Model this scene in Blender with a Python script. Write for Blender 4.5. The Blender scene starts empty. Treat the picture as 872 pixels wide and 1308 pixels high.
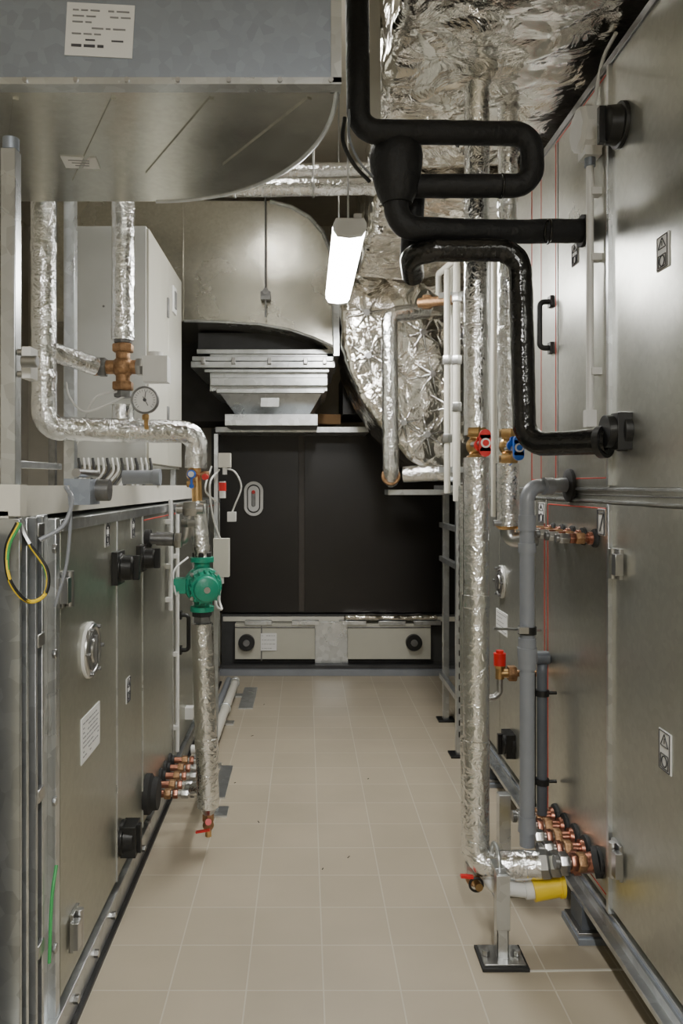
import bpy, math, random
from mathutils import Vector, Matrix, noise
random.seed(7)
F=1000.0; VX=390.0; VY=620.0; H=1.4
XL=-0.61; XR=0.88
def W(px,py,z): return Vector(((px-VX)*z/F, z, H-(py-VY)*z/F))
def Lz(px): return -XL*F/(VX-px)
def Rz(px): return XR*F/(px-VX)
def LP(px,py,off=0): 
    v=W(px,py,Lz(px)); v.x+=off; return v
def RP(px,py,off=0):
    v=W(px,py,Rz(px)); v.x-=off; return v
# ---------------- materials
MATS={}
def nm(name):
    m=bpy.data.materials.new(name); m.use_nodes=True
    nt=m.node_tree; b=nt.nodes['Principled BSDF']
    MATS[name]=m
    return m,nt,b
def simple(name,col,rough=.5,metal=0,bump=0,bscale=60,var=0,vscale=8,coat=0,emis=None,es=0):
    m,nt,b=nm(name)
    b.inputs['Base Color'].default_value=(*col,1)
    b.inputs['Roughness'].default_value=rough
    b.inputs['Metallic'].default_value=metal
    if coat: b.inputs['Coat Weight'].default_value=coat
    tc=nt.nodes.new('ShaderNodeTexCoord')
    if var>0:
        n=nt.nodes.new('ShaderNodeTexNoise'); n.inputs['Scale'].default_value=vscale; n.inputs['Detail'].default_value=5
        nt.links.new(tc.outputs['Object'],n.inputs['Vector'])
        r=nt.nodes.new('ShaderNodeValToRGB')
        r.color_ramp.elements[0].position=.3; r.color_ramp.elements[1].position=.7
        r.color_ramp.elements[0].color=(*[c*(1-var) for c in col],1)
        r.color_ramp.elements[1].color=(*[min(1,c*(1+var)) for c in col],1)
        nt.links.new(n.outputs['Fac'],r.inputs['Fac']); nt.links.new(r.outputs['Color'],b.inputs['Base Color'])
    if bump>0:
        n2=nt.nodes.new('ShaderNodeTexNoise'); n2.inputs['Scale'].default_value=bscale; n2.inputs['Detail'].default_value=4
        nt.links.new(tc.outputs['Object'],n2.inputs['Vector'])
        bp=nt.nodes.new('ShaderNodeBump'); bp.inputs['Strength'].default_value=bump; bp.inputs['Distance'].default_value=.01
        nt.links.new(n2.outputs['Fac'],bp.inputs['Height']); nt.links.new(bp.outputs['Normal'],b.inputs['Normal'])
    if emis:
        b.inputs['Emission Color'].default_value=(*emis,1); b.inputs['Emission Strength'].default_value=es
    return m
def galv(name,col,rough,scale=28,amt=.16,metal=.9,wav=.25):
    m,nt,b=nm(name); b.inputs['Metallic'].default_value=metal
    tc=nt.nodes.new('ShaderNodeTexCoord')
    v=nt.nodes.new('ShaderNodeTexVoronoi'); v.inputs['Scale'].default_value=scale
    nz=nt.nodes.new('ShaderNodeTexNoise'); nz.inputs['Scale'].default_value=3; nz.inputs['Detail'].default_value=6
    nt.links.new(tc.outputs['Object'],v.inputs['Vector']); nt.links.new(tc.outputs['Object'],nz.inputs['Vector'])
    bw=nt.nodes.new('ShaderNodeRGBToBW'); nt.links.new(v.outputs['Color'],bw.inputs['Color'])
    mx=nt.nodes.new('ShaderNodeMath'); mx.operation='ADD'
    nt.links.new(bw.outputs['Val'],mx.inputs[0]); nt.links.new(nz.outputs['Fac'],mx.inputs[1])
    mr=nt.nodes.new('ShaderNodeMapRange'); mr.inputs['From Min'].default_value=.5; mr.inputs['From Max'].default_value=1.5
    mr.inputs['To Min'].default_value=1-amt; mr.inputs['To Max'].default_value=1+amt
    nt.links.new(mx.outputs[0],mr.inputs['Value'])
    vm=nt.nodes.new('ShaderNodeVectorMath'); vm.operation='SCALE'; vm.inputs[0].default_value=col
    nt.links.new(mr.outputs['Result'],vm.inputs['Scale']); nt.links.new(vm.outputs['Vector'],b.inputs['Base Color'])
    mr2=nt.nodes.new('ShaderNodeMapRange'); mr2.inputs['To Min'].default_value=rough-.07; mr2.inputs['To Max'].default_value=rough+.1
    nt.links.new(nz.outputs['Fac'],mr2.inputs['Value']); nt.links.new(mr2.outputs['Result'],b.inputs['Roughness'])
    nb=nt.nodes.new('ShaderNodeTexNoise'); nb.inputs['Scale'].default_value=2.2
    nt.links.new(tc.outputs['Object'],nb.inputs['Vector'])
    bp=nt.nodes.new('ShaderNodeBump'); bp.inputs['Strength'].default_value=wav; bp.inputs['Distance'].default_value=.02
    nt.links.new(nb.outputs['Fac'],bp.inputs['Height']); nt.links.new(bp.outputs['Normal'],b.inputs['Normal'])
    return m
def foilmat(name,col,rough,scale,strength,dist=.012):
    m,nt,b=nm(name); b.inputs['Metallic'].default_value=1; b.inputs['Base Color'].default_value=(*col,1)
    b.inputs['Roughness'].default_value=rough
    tc=nt.nodes.new('ShaderNodeTexCoord')
    n=nt.nodes.new('ShaderNodeTexNoise'); n.inputs['Scale'].default_value=scale; n.inputs['Detail'].default_value=5; n.inputs['Distortion'].default_value=.8
    v=nt.nodes.new('ShaderNodeTexVoronoi'); v.feature='DISTANCE_TO_EDGE'; v.inputs['Scale'].default_value=scale*.8
    nt.links.new(tc.outputs['Object'],n.inputs['Vector'])
    vm=nt.nodes.new('ShaderNodeVectorMath'); vm.operation='ADD'
    sc=nt.nodes.new('ShaderNodeVectorMath'); sc.operation='SCALE'; sc.inputs['Scale'].default_value=.08
    nt.links.new(n.outputs['Color'],sc.inputs[0]); nt.links.new(tc.outputs['Object'],vm.inputs[0]); nt.links.new(sc.outputs[0],vm.inputs[1])
    nt.links.new(vm.outputs[0],v.inputs['Vector'])
    a=nt.nodes.new('ShaderNodeMath'); a.operation='MULTIPLY_ADD'; a.inputs[1].default_value=.9
    nt.links.new(v.outputs['Distance'],a.inputs[0]); nt.links.new(n.outputs['Fac'],a.inputs[2])
    bp=nt.nodes.new('ShaderNodeBump'); bp.inputs['Strength'].default_value=strength; bp.inputs['Distance'].default_value=dist
    nt.links.new(a.outputs[0],bp.inputs['Height']); nt.links.new(bp.outputs['Normal'],b.inputs['Normal'])
    return m
galv('galv',(.58,.60,.61),.28)
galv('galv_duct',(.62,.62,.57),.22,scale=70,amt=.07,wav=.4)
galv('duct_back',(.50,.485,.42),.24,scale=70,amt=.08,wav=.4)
galv('galv_blue',(.30,.335,.39),.45,scale=40,amt=.1,metal=.6)
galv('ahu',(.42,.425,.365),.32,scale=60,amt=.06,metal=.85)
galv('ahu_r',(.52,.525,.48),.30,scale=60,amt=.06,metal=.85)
foilmat('foil',(.84,.85,.86),.10,30,.42)
foilmat('foil_duct',(.88,.85,.79),.11,8,.6,.03)
simple('steel',(.48,.48,.48),.28,1,var=.12)
simple('steel_dark',(.22,.22,.22),.4,.8,var=.2,vscale=30)
simple('chrome',(.8,.8,.8),.1,1)
simple('black_ins',(.009,.009,.010),.6,bump=.5,bscale=45)
simple('black_gloss',(.006,.006,.006),.12,bump=.35,bscale=35)
simple('black',(.010,.010,.010),.4)
simple('rubber',(.02,.02,.02),.7)
simple('white',(.72,.72,.70),.4,var=.04)
simple('white_beige',(.64,.62,.55),.45,var=.06)
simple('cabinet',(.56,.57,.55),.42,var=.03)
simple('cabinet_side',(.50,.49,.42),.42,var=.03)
simple('pvc',(.23,.245,.27),.35,var=.08)
simple('pvc_dark',(.09,.10,.115),.4,var=.1)
simple('brass',(.62,.40,.18),.3,1,var=.15,vscale=40)
simple('bronze',(.36,.21,.11),.42,.8,var=.25,vscale=60,bump=.3,bscale=200)
simple('copper',(.36,.16,.11),.32,1,var=.25,vscale=40)
simple('red',(.62,.02,.02),.3)
simple('redline',(.6,.06,.04),.5)
simple('blue',(.02,.13,.6),.3)
simple('green',(.015,.30,.19),.35,var=.1,vscale=20,bump=.15,bscale=120)
simple('green_wire',(.05,.35,.1),.4)
simple('yellow',(.85,.60,.02),.4)
simple('paper',(.78,.78,.77),.6)
simple('ink',(.06,.06,.07),.6)
simple('greyink',(.25,.25,.26),.6)
simple('cardboard',(.38,.22,.10),.8,var=.1)
simple('wall',(.66,.62,.53),.85,var=.05,bump=.1,bscale=90)
simple('ceil',(.70,.66,.57),.85,var=.04)
simple('darkpanel',(.010,.008,.007),.33,var=.35,vscale=2.5)
simple('panel_reflection',(.045,.038,.032),.4,var=.2,vscale=5)
simple('darkgrey',(.05,.05,.05),.6,var=.2)
simple('tube_lamp',(1,1,1),.4,emis=(1,.985,.95),es=70)
simple('fill_glow',(1,1,1),.4,emis=(1,.97,.90),es=34)  # glow of the unseen lamp added to brighten the rear
# floor
m,nt,b=nm('tiles')
tc=nt.nodes.new('ShaderNodeTexCoord'); mp=nt.nodes.new('ShaderNodeMapping')
T=.214
mp.inputs['Location'].default_value=(-.05+T*20,T*20-.03,0)
br=nt.nodes.new('ShaderNodeTexBrick'); br.offset=0; br.squash=1
br.inputs['Scale'].default_value=1; br.inputs['Brick Width'].default_value=T; br.inputs['Row Height'].default_value=T
br.inputs['Mortar Size'].default_value=.0024; br.inputs['Mortar Smooth'].default_value=.2; br.inputs['Bias'].default_value=-.2
br.inputs['Color1'].default_value=(.42,.365,.275,1); br.inputs['Color2'].default_value=(.45,.39,.295,1); br.inputs['Mortar'].default_value=(.54,.50,.41,1)
nt.links.new(tc.outputs['Object'],mp.inputs['Vector']); nt.links.new(mp.outputs[0],br.inputs['Vector'])
nz=nt.nodes.new('ShaderNodeTexNoise'); nz.inputs['Scale'].default_value=2.5; nz.inputs['Detail'].default_value=8
nt.links.new(tc.outputs['Object'],nz.inputs['Vector'])
mr=nt.nodes.new('ShaderNodeMapRange'); mr.inputs['To Min'].default_value=.8; mr.inputs['To Max'].default_value=1.15
nt.links.new(nz.outputs['Fac'],mr.inputs['Value'])
vm=nt.nodes.new('ShaderNodeVectorMath'); vm.operation='SCALE'
nt.links.new(br.outputs['Color'],vm.inputs[0]); nt.links.new(mr.outputs[0],vm.inputs['Scale']); nt.links.new(vm.outputs[0],b.inputs['Base Color'])
b.inputs['Roughness'].default_value=.42
bp=nt.nodes.new('ShaderNodeBump'); bp.inputs['Strength'].default_value=.4; bp.inputs['Distance'].default_value=.002; bp.invert=True
nt.links.new(br.outputs['Fac'],bp.inputs['Height']); nt.links.new(bp.outputs[0],b.inputs['Normal'])

# ---------------- mesh builder
def frame(d):
    d=d.normalized(); up=Vector((0,0,1)) if abs(d.z)<.9 else Vector((1,0,0))
    u=d.cross(up).normalized(); v=d.cross(u).normalized(); return u,v
class B:
    def __init__(s,name,bevel=0,disp=None):
        s.name=name; s.v=[]; s.f=[]; s.m=[]; s.mats=[]; s.bevel=bevel; s.disp=disp; s.sm=[]
    def mi(s,mat):
        if mat not in s.mats: s.mats.append(mat)
        return s.mats.index(mat)
    def add(s,vs,fs,mat,smooth=True):
        o=len(s.v); s.v+= [tuple(x) for x in vs]; k=s.mi(mat)
        for f in fs: s.f.append([i+o for i in f]); s.m.append(k); s.sm.append(smooth)
    def box(s,a,b,mat):
        x0,x1=sorted((a[0],b[0])); y0,y1=sorted((a[1],b[1])); z0,z1=sorted((a[2],b[2]))
        vs=[(x0,y0,z0),(x1,y0,z0),(x1,y1,z0),(x0,y1,z0),(x0,y0,z1),(x1,y0,z1),(x1,y1,z1),(x0,y1,z1)]
        s.add(vs,[(0,3,2,1),(4,5,6,7),(0,1,5,4),(1,2,6,5),(2,3,7,6),(3,0,4,7)],mat,False); return s
    def cbox(s,c,sz,mat,rot=None):
        hx,hy,hz=[q/2 for q in sz]; c=Vector(c)
        vs=[]
        for p in [(-1,-1,-1),(1,-1,-1),(1,1,-1),(-1,1,-1),(-1,-1,1),(1,-1,1),(1,1,1),(-1,1,1)]:
            q=Vector((p[0]*hx,p[1]*hy,p[2]*hz))
            if rot: q=rot@q
            vs.append(c+q)
        s.add(vs,[(0,3,2,1),(4,5,6,7),(0,1,5,4),(1,2,6,5),(2,3,7,6),(3,0,4,7)],mat,False); return s
    def bar(s,p0,p1,w,h,mat):
        p0=Vector(p0);p1=Vector(p1); d=p1-p0; u,v=frame(d); vs=[]
        for p in (p0,p1):
            for a,c in ((-1,-1),(1,-1),(1,1),(-1,1)): vs.append(p+u*a*w/2+v*c*h/2)
        s.add(vs,[(0,3,2,1),(4,5,6,7),(0,1,5,4),(1,2,6,5),(2,3,7,6),(3,0,4,7)],mat,False); return s
    def lathe(s,p,axis,prof,mat,n=28,sx=1,sy=1,closed=True):
        p=Vector(p); axis=Vector(axis).normalized(); u,v=frame(axis); vs=[];fs=[]
        for t,r in prof:
            for i in range(n):
                a=2*math.pi*i/n; vs.append(p+axis*t+u*math.cos(a)*r*sx+v*math.sin(a)*r*sy)
        k=len(prof)
        for j in range(k-1):
            for i in range(n):
                i2=(i+1)%n; fs.append((j*n+i,j*n+i2,(j+1)*n+i2,(j+1)*n+i))
        if closed: fs.append(tuple(range(n))[::-1]); fs.append(tuple((k-1)*n+i for i in range(n)))
        s.add(vs,fs,mat); return s
    def cyl(s,p0,p1,r,mat,n=24,r2=None):
        p0=Vector(p0);p1=Vector(p1); L=(p1-p0).length
        return s.lathe(p0,p1-p0,[(0,r),(L,r2 if r2 is not None else r)],mat,n)
    def sph(s,c,r,mat,sc=(1,1,1),n=20):
        vs=[];fs=[];c=Vector(c); m=n//2
        for j in range(1,m):
            th=math.pi*j/m
            for i in range(n):
                a=2*math.pi*i/n; vs.append(c+Vector((math.sin(th)*math.cos(a)*r*sc[0],math.sin(th)*math.sin(a)*r*sc[1],math.cos(th)*r*sc[2])))
        for j in range(m-2):
            for i in range(n):
                i2=(i+1)%n; fs.append((j*n+i,(j+1)*n+i,(j+1)*n+i2,j*n+i2))
        fs.append(tuple(range(n))); fs.append(tuple((m-2)*n+i for i in range(n))[::-1])
        s.add(vs,fs,mat); return s
    def ring(s,c,axis,R,r,mat,n=36,sx=1,sy=1):
        c=Vector(c); axis=Vector(axis).normalized();u,v=frame(axis); vs=[];fs=[];k=10
        for i in range(n):
            a=2*math.pi*i/n; d=u*math.cos(a)*sx+v*math.sin(a)*sy
            dn=(u*math.cos(a)+v*math.sin(a))
            for j in range(k):
                b=2*math.pi*j/k; vs.append(c+d*R+dn*math.cos(b)*r+axis*math.sin(b)*r)
        for i in range(n):
            for j in range(k):
                fs.append((i*k+j,((i+1)%n)*k+j,((i+1)%n)*k+(j+1)%k,i*k+(j+1)%k))
        s.add(vs,fs,mat); return s
    def tube(s,pts,r,mat,fil=.05,n=20,jit=0,seg=.03,cap=True):
        P=[Vector(p) for p in pts]; path=[P[0]]
        for i in range(1,len(P)-1):
            a=(P[i-1]-P[i]); b=(P[i+1]-P[i]); la=a.length; lb=b.length; a.normalize(); b.normalize()
            ang=a.angle(b)
            if ang>3.1: path.append(P[i]); continue
            t=min(fil/max(math.tan(ang/2),.01),la*.49,lb*.49)
            A=P[i]+a*t; C=P[i]+b*t
            K=9
            R=t*math.tan(ang/2); bis=(a+b).normalized(); O=P[i]+bis*(R/max(math.sin(ang/2),1e-4))
            va=(A-O); vc=(C-O); tot=va.angle(vc) if va.length>1e-6 and vc.length>1e-6 else 0
            for q in range(K+1):
                f=q/K
                w=(va*math.sin((1-f)*tot)+vc*math.sin(f*tot))/math.sin(tot) if tot>1e-4 else va.lerp(vc,f)
                path.append(O+w)
        path.append(P[-1])
        if jit>0:
            np_=[path[0]]
            for i in range(1,len(path)):
                d=(path[i]-path[i-1]).length; k=max(1,int(d/seg))
                for q in range(1,k+1): np_.append(path[i-1].lerp(path[i],q/k))
            path=np_
        pp=[path[0]]
        for q in path[1:]:
            if (q-pp[-1]).length>1e-5: pp.append(q)
        path=pp
        d0=(path[1]-path[0]).normalized(); u,v=frame(d0); vs=[];fs=[]; prev=d0
        for i,p in enumerate(path):
            if i==0: d=d0
            elif i==len(path)-1: d=(path[i]-path[i-1]).normalized()
            else: d=((path[i+1]-path[i]).normalized()+(path[i]-path[i-1]).normalized()).normalized()
            q=prev.rotation_difference(d); u=q@u; v=q@v; prev=d
            for j in range(n):
                a=2*math.pi*j/n; rr=r
                o=u*math.cos(a)+v*math.sin(a)
                if jit>0: rr=r*(1+jit*noise.noise((p+o*r)*28)+jit*.5*noise.noise((p+o*r)*70))
                vs.append(p+o*rr)
        for i in range(len(path)-1):
            for j in range(n):
                j2=(j+1)%n; fs.append((i*n+j,i*n+j2,(i+1)*n+j2,(i+1)*n+j))
        if cap: fs.append(tuple(range(n))[::-1]); fs.append(tuple((len(path)-1)*n+j for j in range(n)))
        s.add(vs,fs,mat)
        if mat=='foil' and r>.03:
            acc=0
            for i in range(1,len(path)):
                acc+=(path[i]-path[i-1]).length
                if acc>.45 and i<len(path)-1:
                    acc=0; d=(path[i]-path[i-1]).normalized(); s.lathe(path[i]-d*.02,d,[(0,r*1.0),(.002,r*1.045),(.04,r*1.045),(.042,r*1.0)],'foil',n=28,closed=False)
        return s
    def cable(s,pts,r,mat,n=8):
        P=[Vector(p) for p in pts]; P=[P[0]*2-P[1]]+P+[P[-1]*2-P[-2]]; out=[]
        for i in range(1,len(P)-2):
            for q in range(8):
                t=q/8; a,b,c,d=P[i-1],P[i],P[i+1],P[i+2]
                out.append(.5*((2*b)+(c-a)*t+(2*a-5*b+4*c-d)*t*t+(3*b-a-3*c+d)*t**3))
        out.append(P[-2]); return s.tube(out,r,mat,fil=.001,n=n)
    def prism(s,poly,ext,mat):
        ext=Vector(ext); P=[Vector(p) for p in poly]; n=len(P)
        vs=P+[p+ext for p in P]
        fs=[tuple(range(n))[::-1],tuple(range(n,2*n))]+[(i,(i+1)%n,(i+1)%n+n,i+n) for i in range(n)]
        s.add(vs,fs,mat,True); return s
    def done(s):
        me=bpy.data.meshes.new(s.name); me.from_pydata(s.v,[],s.f)
        for k in s.mats: me.materials.append(MATS[k])
        me.polygons.foreach_set('material_index',s.m); me.polygons.foreach_set('use_smooth',s.sm)
        me.update()
        import bmesh
        bm=bmesh.new(); bm.from_mesh(me); bmesh.ops.recalc_face_normals(bm,faces=bm.faces); bm.to_mesh(me); bm.free()
        try: me.set_sharp_from_angle(angle=math.radians(38))
        except Exception: pass
        o=bpy.data.objects.new(s.name,me); bpy.context.scene.collection.objects.link(o)
        if s.bevel:
            md=o.modifiers.new('b','BEVEL'); md.width=s.bevel; md.segments=2; md.limit_method='ANGLE'; md.angle_limit=math.radians(50)
        return o
X=Vector((1,0,0));Y=Vector((0,1,0));Z=Vector((0,0,1))
# ---------------- room
RX0,RX1,RY0,RY1,RH=-2.3,2.4,-3.2,6.5,3.55
B('floor').box((RX0,RY0,-.1),(RX1,RY1,0),'tiles').done()
B('ceiling').box((RX0,RY0,RH),(RX1,RY1,RH+.1),'ceil').done()
B('wall_back').box((RX0,RY1,0),(RX1,RY1+.1,RH),'wall').done()
B('wall_front').box((RX0,RY0-.1,0),(RX1,RY0,RH),'wall').done()
B('wall_left').box((RX0-.1,RY0,0),(RX0,RY1,RH),'wall').done()
B('wall_right').box((RX1,RY0,0),(RX1+.1,RY1,RH),'wall').done()

# ---------------- helper details
def sticker(o,c,w,h,side,lines=4,mat='paper'):
    c=Vector(c)
    if side=='F': a=X; nrm=-Y
    else: a=Y; nrm=X if side=='L' else -X
    def rect(cu,cv,ww,hh,t,m):
        p=c+a*cu+Z*cv+nrm*(t/2)
        sz=(ww,t,hh) if side=='F' else (t,ww,hh)
        o.cbox(p,sz,m)
    rect(0,0,w,h,.003,mat)
    for i in range(lines):
        yy=h*(.36-.72*i/max(1,lines-1)); x=-w*.42
        while x<w*.38:
            ll=w*random.uniform(.06,.2); ll=min(ll,w*.42-x)
            if random.random()<.8: rect(x+ll/2,yy,ll,min(h*.03,.004),.004,'greyink')
            x+=ll+w*.03
def warn_sticker(o,c,w,h,side):
    c=Vector(c); a=Y; nrm=X if side=='L' else -X
    sticker(o,c,w,h,side,0)
    t=.004
    for (u0,v0,u1,v1) in [(-.3,.12,0,.42),(0,.42,.3,.12),(-.3,.12,.3,.12),(-.3,-.08,.3,-.08),(-.3,-.42,.3,-.42),(-.3,-.08,-.3,-.42),(.3,-.08,.3,-.42),(-.42,-.47,.42,-.47),(-.42,.47,.42,.47),(-.42,-.47,-.42,.47),(.42,-.47,.42,.47),(0,.18,0,.32)]:
        o.bar(c+a*u0*w+Z*v0*h+nrm*t,c+a*u1*w+Z*v1*h+nrm*t,.0025,.002,'ink')
    o.ring(c-Z*h*.25+nrm*t,nrm,w*.2,.0015,'ink',n=18)
def dhandle(o,c,h,nrm,mat='black'):
    c=Vector(c); nrm=Vector(nrm)
    o.tube([c+Z*h/2,c+Z*h/2+nrm*.045,c-Z*h/2+nrm*.045,c-Z*h/2],.010,mat,fil=.018,n=12)
    for q in (1,-1): o.cbox(c+Z*q*h/2+nrm*.006,(.012,.035,.04),mat)
def knob(o,c,nrm,r,mat='black'):
    o.lathe(c,nrm,[(0,r*1.05),(.012,r*1.05),(.014,r*.9),(.045,r*.86),(.05,r*.75)],mat,n=20)
    nrm=Vector(nrm); o.cbox(Vector(c)+nrm*.056,(.02,.02,r*1.7),mat)
def porthole(o,c,nrm,r):
    nrm=Vector(nrm); c=Vector(c)
    o.lathe(c,nrm,[(0,r*1.05),(.008,r*1.05),(.012,r*.95)],'white',n=36)
    o.ring(c+nrm*.010,nrm,r*.9,r*.11,'steel')
    o.lathe(c+nrm*.012,nrm,[(0,r*.75),(.004,r*.75)],'steel_dark',n=30)
    o.lathe(c+nrm*.016,nrm,[(0,r*.5),(.006,r*.45)],'steel',n=30)
    o.cbox(c+nrm*.02,(.012,r*.25,r*1.1),'steel_dark')
    for i in range(6):
        a=i*math.pi/3; o.cyl(c+nrm*.012+Y*math.cos(a)*r*.93+Z*math.sin(a)*r*.93,c+nrm*.026+Y*math.cos(a)*r*.93+Z*math.sin(a)*r*.93,.006,'steel_dark',n=6)
def hinge(o,c,nrm,h=.085):
    nrm=Vector(nrm);c=Vector(c)
    o.cbox(c+nrm*.005,(.01,.06,h),'steel'); o.cyl(c+nrm*.018-Z*h*.5,c+nrm*.018+Z*h*.5,.011,'steel',n=12)
    o.cbox(c+nrm*.016+Y*-.03,(.022,.03,h*.7),'steel')
def nut(o,p,axis,r,l,mat):
    o.lathe(Vector(p)-Vector(axis).normalized()*l/2,axis,[(0,r*.92),(l*.12,r),(l*.88,r),(l,r*.92)],mat,n=6)
def valve(o,c,axis,r,hc,side,lever=.07,body='brass'):
    c=Vector(c);axis=Vector(axis).normalized();side=Vector(side).normalized()
    o.sph(c,r*1.25,body); 
    for q in (1,-1): nut(o,c+axis*q*r*1.7,axis,r*1.25,r*1.1,body)
    o.cyl(c,c+side*r*2.1,r*.4,body,n=12)
    o.cyl(c+side*r*1.9,c+side*r*2.5,r*.75,hc,n=16)
    e=c+side*r*2.2
    o.bar(e,e+axis*lever,r*.75,r*.35,hc); o.cyl(e+axis*lever-side*r*.2,e+axis*lever+side*r*.25,r*.4,hc,n=12)
def stub(o,p,nrm,l,r=.014,esc='red'):
    p=Vector(p);nrm=Vector(nrm)
    o.lathe(p,nrm,[(0,r*2.4),(.01,r*2.3),(.016,r*1.4)],'rubber',n=20)
    o.cyl(p+nrm*.01,p+nrm*l*.5,r*1.1,'copper',n=16)
    o.lathe(p+nrm*.014,nrm,[(0,r*1.7),(.012,r*1.6)],esc,n=16)
    nut(o,p+nrm*l*.42,nrm,r*1.6,.026,'bronze'); nut(o,p+nrm*l*.6,nrm,r*1.45,.02,'copper')
    o.cyl(p+nrm*l*.5,p+nrm*l,r*.85,'steel',n=16); nut(o,p+nrm*l*.82,nrm,r*1.4,.03,'steel')
    o.cyl(p+nrm*l*.95,p+nrm*l*1.04,r*1.15,'steel_dark',n=16)

# ---------------- LEFT AHU
o=B('air_handling_unit',bevel=.002)
yN,yF=1.935,5.55
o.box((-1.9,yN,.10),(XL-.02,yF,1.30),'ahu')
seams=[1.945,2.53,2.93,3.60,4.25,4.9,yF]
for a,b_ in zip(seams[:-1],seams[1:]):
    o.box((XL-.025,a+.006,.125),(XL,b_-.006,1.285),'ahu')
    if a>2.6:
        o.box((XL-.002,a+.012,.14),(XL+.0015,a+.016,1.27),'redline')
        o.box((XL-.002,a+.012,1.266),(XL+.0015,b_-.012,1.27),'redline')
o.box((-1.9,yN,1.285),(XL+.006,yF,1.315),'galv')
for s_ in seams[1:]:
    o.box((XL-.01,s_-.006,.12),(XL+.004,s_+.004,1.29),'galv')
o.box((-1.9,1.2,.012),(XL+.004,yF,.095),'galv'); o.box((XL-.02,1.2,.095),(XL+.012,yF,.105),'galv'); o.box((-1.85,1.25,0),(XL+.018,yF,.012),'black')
for yy in [2.05,2.25,2.45,2.9,3.4]:
    o.cyl((XL,yy,.055),(XL+.018,yy,.055),.012,'steel',n=6)
for (px,py,r) in [(147,725,.048),(177,713,.044)]:
    c=LP(px,py); o.cbox(c+X*.010,(.020,r*2,r*2.2),'black'); knob(o,c+X*.012,X,r*.95)
porthole(o,LP(113,830),X,.075)
sticker(o,LP(115,935),.19,.125,'L',8); warn_sticker(o,LP(163,881),.055,.085,'L'); warn_sticker(o,LP(136,680),.05,.09,'L'); warn_sticker(o,LP(169,672),.05,.085,'L')
knob(o,LP(155,1070),X,.055); o.cbox(LP(155,1070)+X*.03,(.05,.08,.10),'black')
dhandle(o,LP(229,808),.17,X)
hinge(o,LP(93,1185),X,.10); hinge(o,LP(80,752),X,.09)
c=LP(237,910); o.cbox(c+X*.02,(.04,.05,.06),'white'); 
for i in range(5):
    p=Vector((XL,3.06+i*.11,.195-i*.006)); stub(o,p,X,.17,.013,'rubber')
o.lathe(LP(186,1014),X,[(0,.075),(.02,.075),(.03,.06),(.05,.058)],'rubber',n=28)
o.lathe(LP(186,688),X,[(0,.035),(.02,.035)],'rubber',n=20)
o.cyl(LP(186,688),LP(186,688)+X*.1,.022,'steel_dark'); 
for px,y0,y1 in [(212,638,780),(221,648,960)]:
    a=LP(px,y0,.02); bb=LP(px,y1,.02); bb.x=a.x; bb.y=a.y; o.cyl(a,bb,.009,'white',n=12)
    for k in (.2,.6,.9): o.cbox(a.lerp(bb,k)-X*.01,(.03,.03,.02),'white')
o.box((-1.9,-1.2,.10),(XL-.03,1.60,1.30),'ahu')
o.done()
# near posts of frame (left)
o=B('galvanized_strut_frame',bevel=.002)
def cch(o,x0,x1,y0,y1,z0,z1,mat='galv',t=.004):
    o.box((x0,y0,z0),(x1,y0+t,z1),mat); o.box((x0,y1-t,z0),(x1,y1,z1),mat); o.box((x0,y0,z0),(x0+t,y1,z1),mat)
    o.box((x1-t,y0,z0),(x1,y0+.012,z1),mat); o.box((x1-t,y1-.012,z0),(x1,y1,z1),mat)
cch(o,-.66,-.605,1.66,1.715,0,1.33); cch(o,-.70,-.60,1.745,1.80,0,1.33); o.box((-.75,1.82,0),(-.625,1.90,1.33),'galv')
o.box((-.66,1.72,0),(-.63,1.745,1.33),'black'); o.box((-.72,1.80,0),(-.64,1.82,1.33),'galv_blue')
o.box((-.75,1.90,.0),(-.605,1.93,1.32),'galv')
for zz in (.3,.65,1.0,1.25):
    o.cyl((-.60,1.86,zz),(-.59,1.86,zz),.012,'steel',n=6); o.cbox((-.603,1.775,zz+.05),(.012,.04,.03),'steel')
for px,z,w in [(14,1.85,.035),(90,2.9,.04)]:
    a=W(px,0,z); o.box((a.x-w/2,z-.02,1.33),(a.x+w/2,z+.02,RH if z>2.2 else 2.19),'galv')
    if z<2: o.cyl((a.x,z,2.19),(a.x,z,2.22),w*.55,'galv_blue')
a=W(60,0,2.45); o.cyl((a.x-.15,2.5,2.25),(a.x-.15,2.5,1.4),.012,'steel_dark')
o.bar(W(0,592,1.9),W(75,596,2.6),.02,.02,'galv'); o.cbox(W(38,465,1.85),(.022,.05,.075),'white'); o.cyl(W(28,462,1.8),W(48,462,1.8),.014,'steel',n=12)
o.cyl(W(22,450,1.84),W(40,450,1.84),.008,'steel',n=10); o.cyl(W(22,478,1.84),W(40,478,1.84),.008,'steel',n=10)
o.done()
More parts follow.
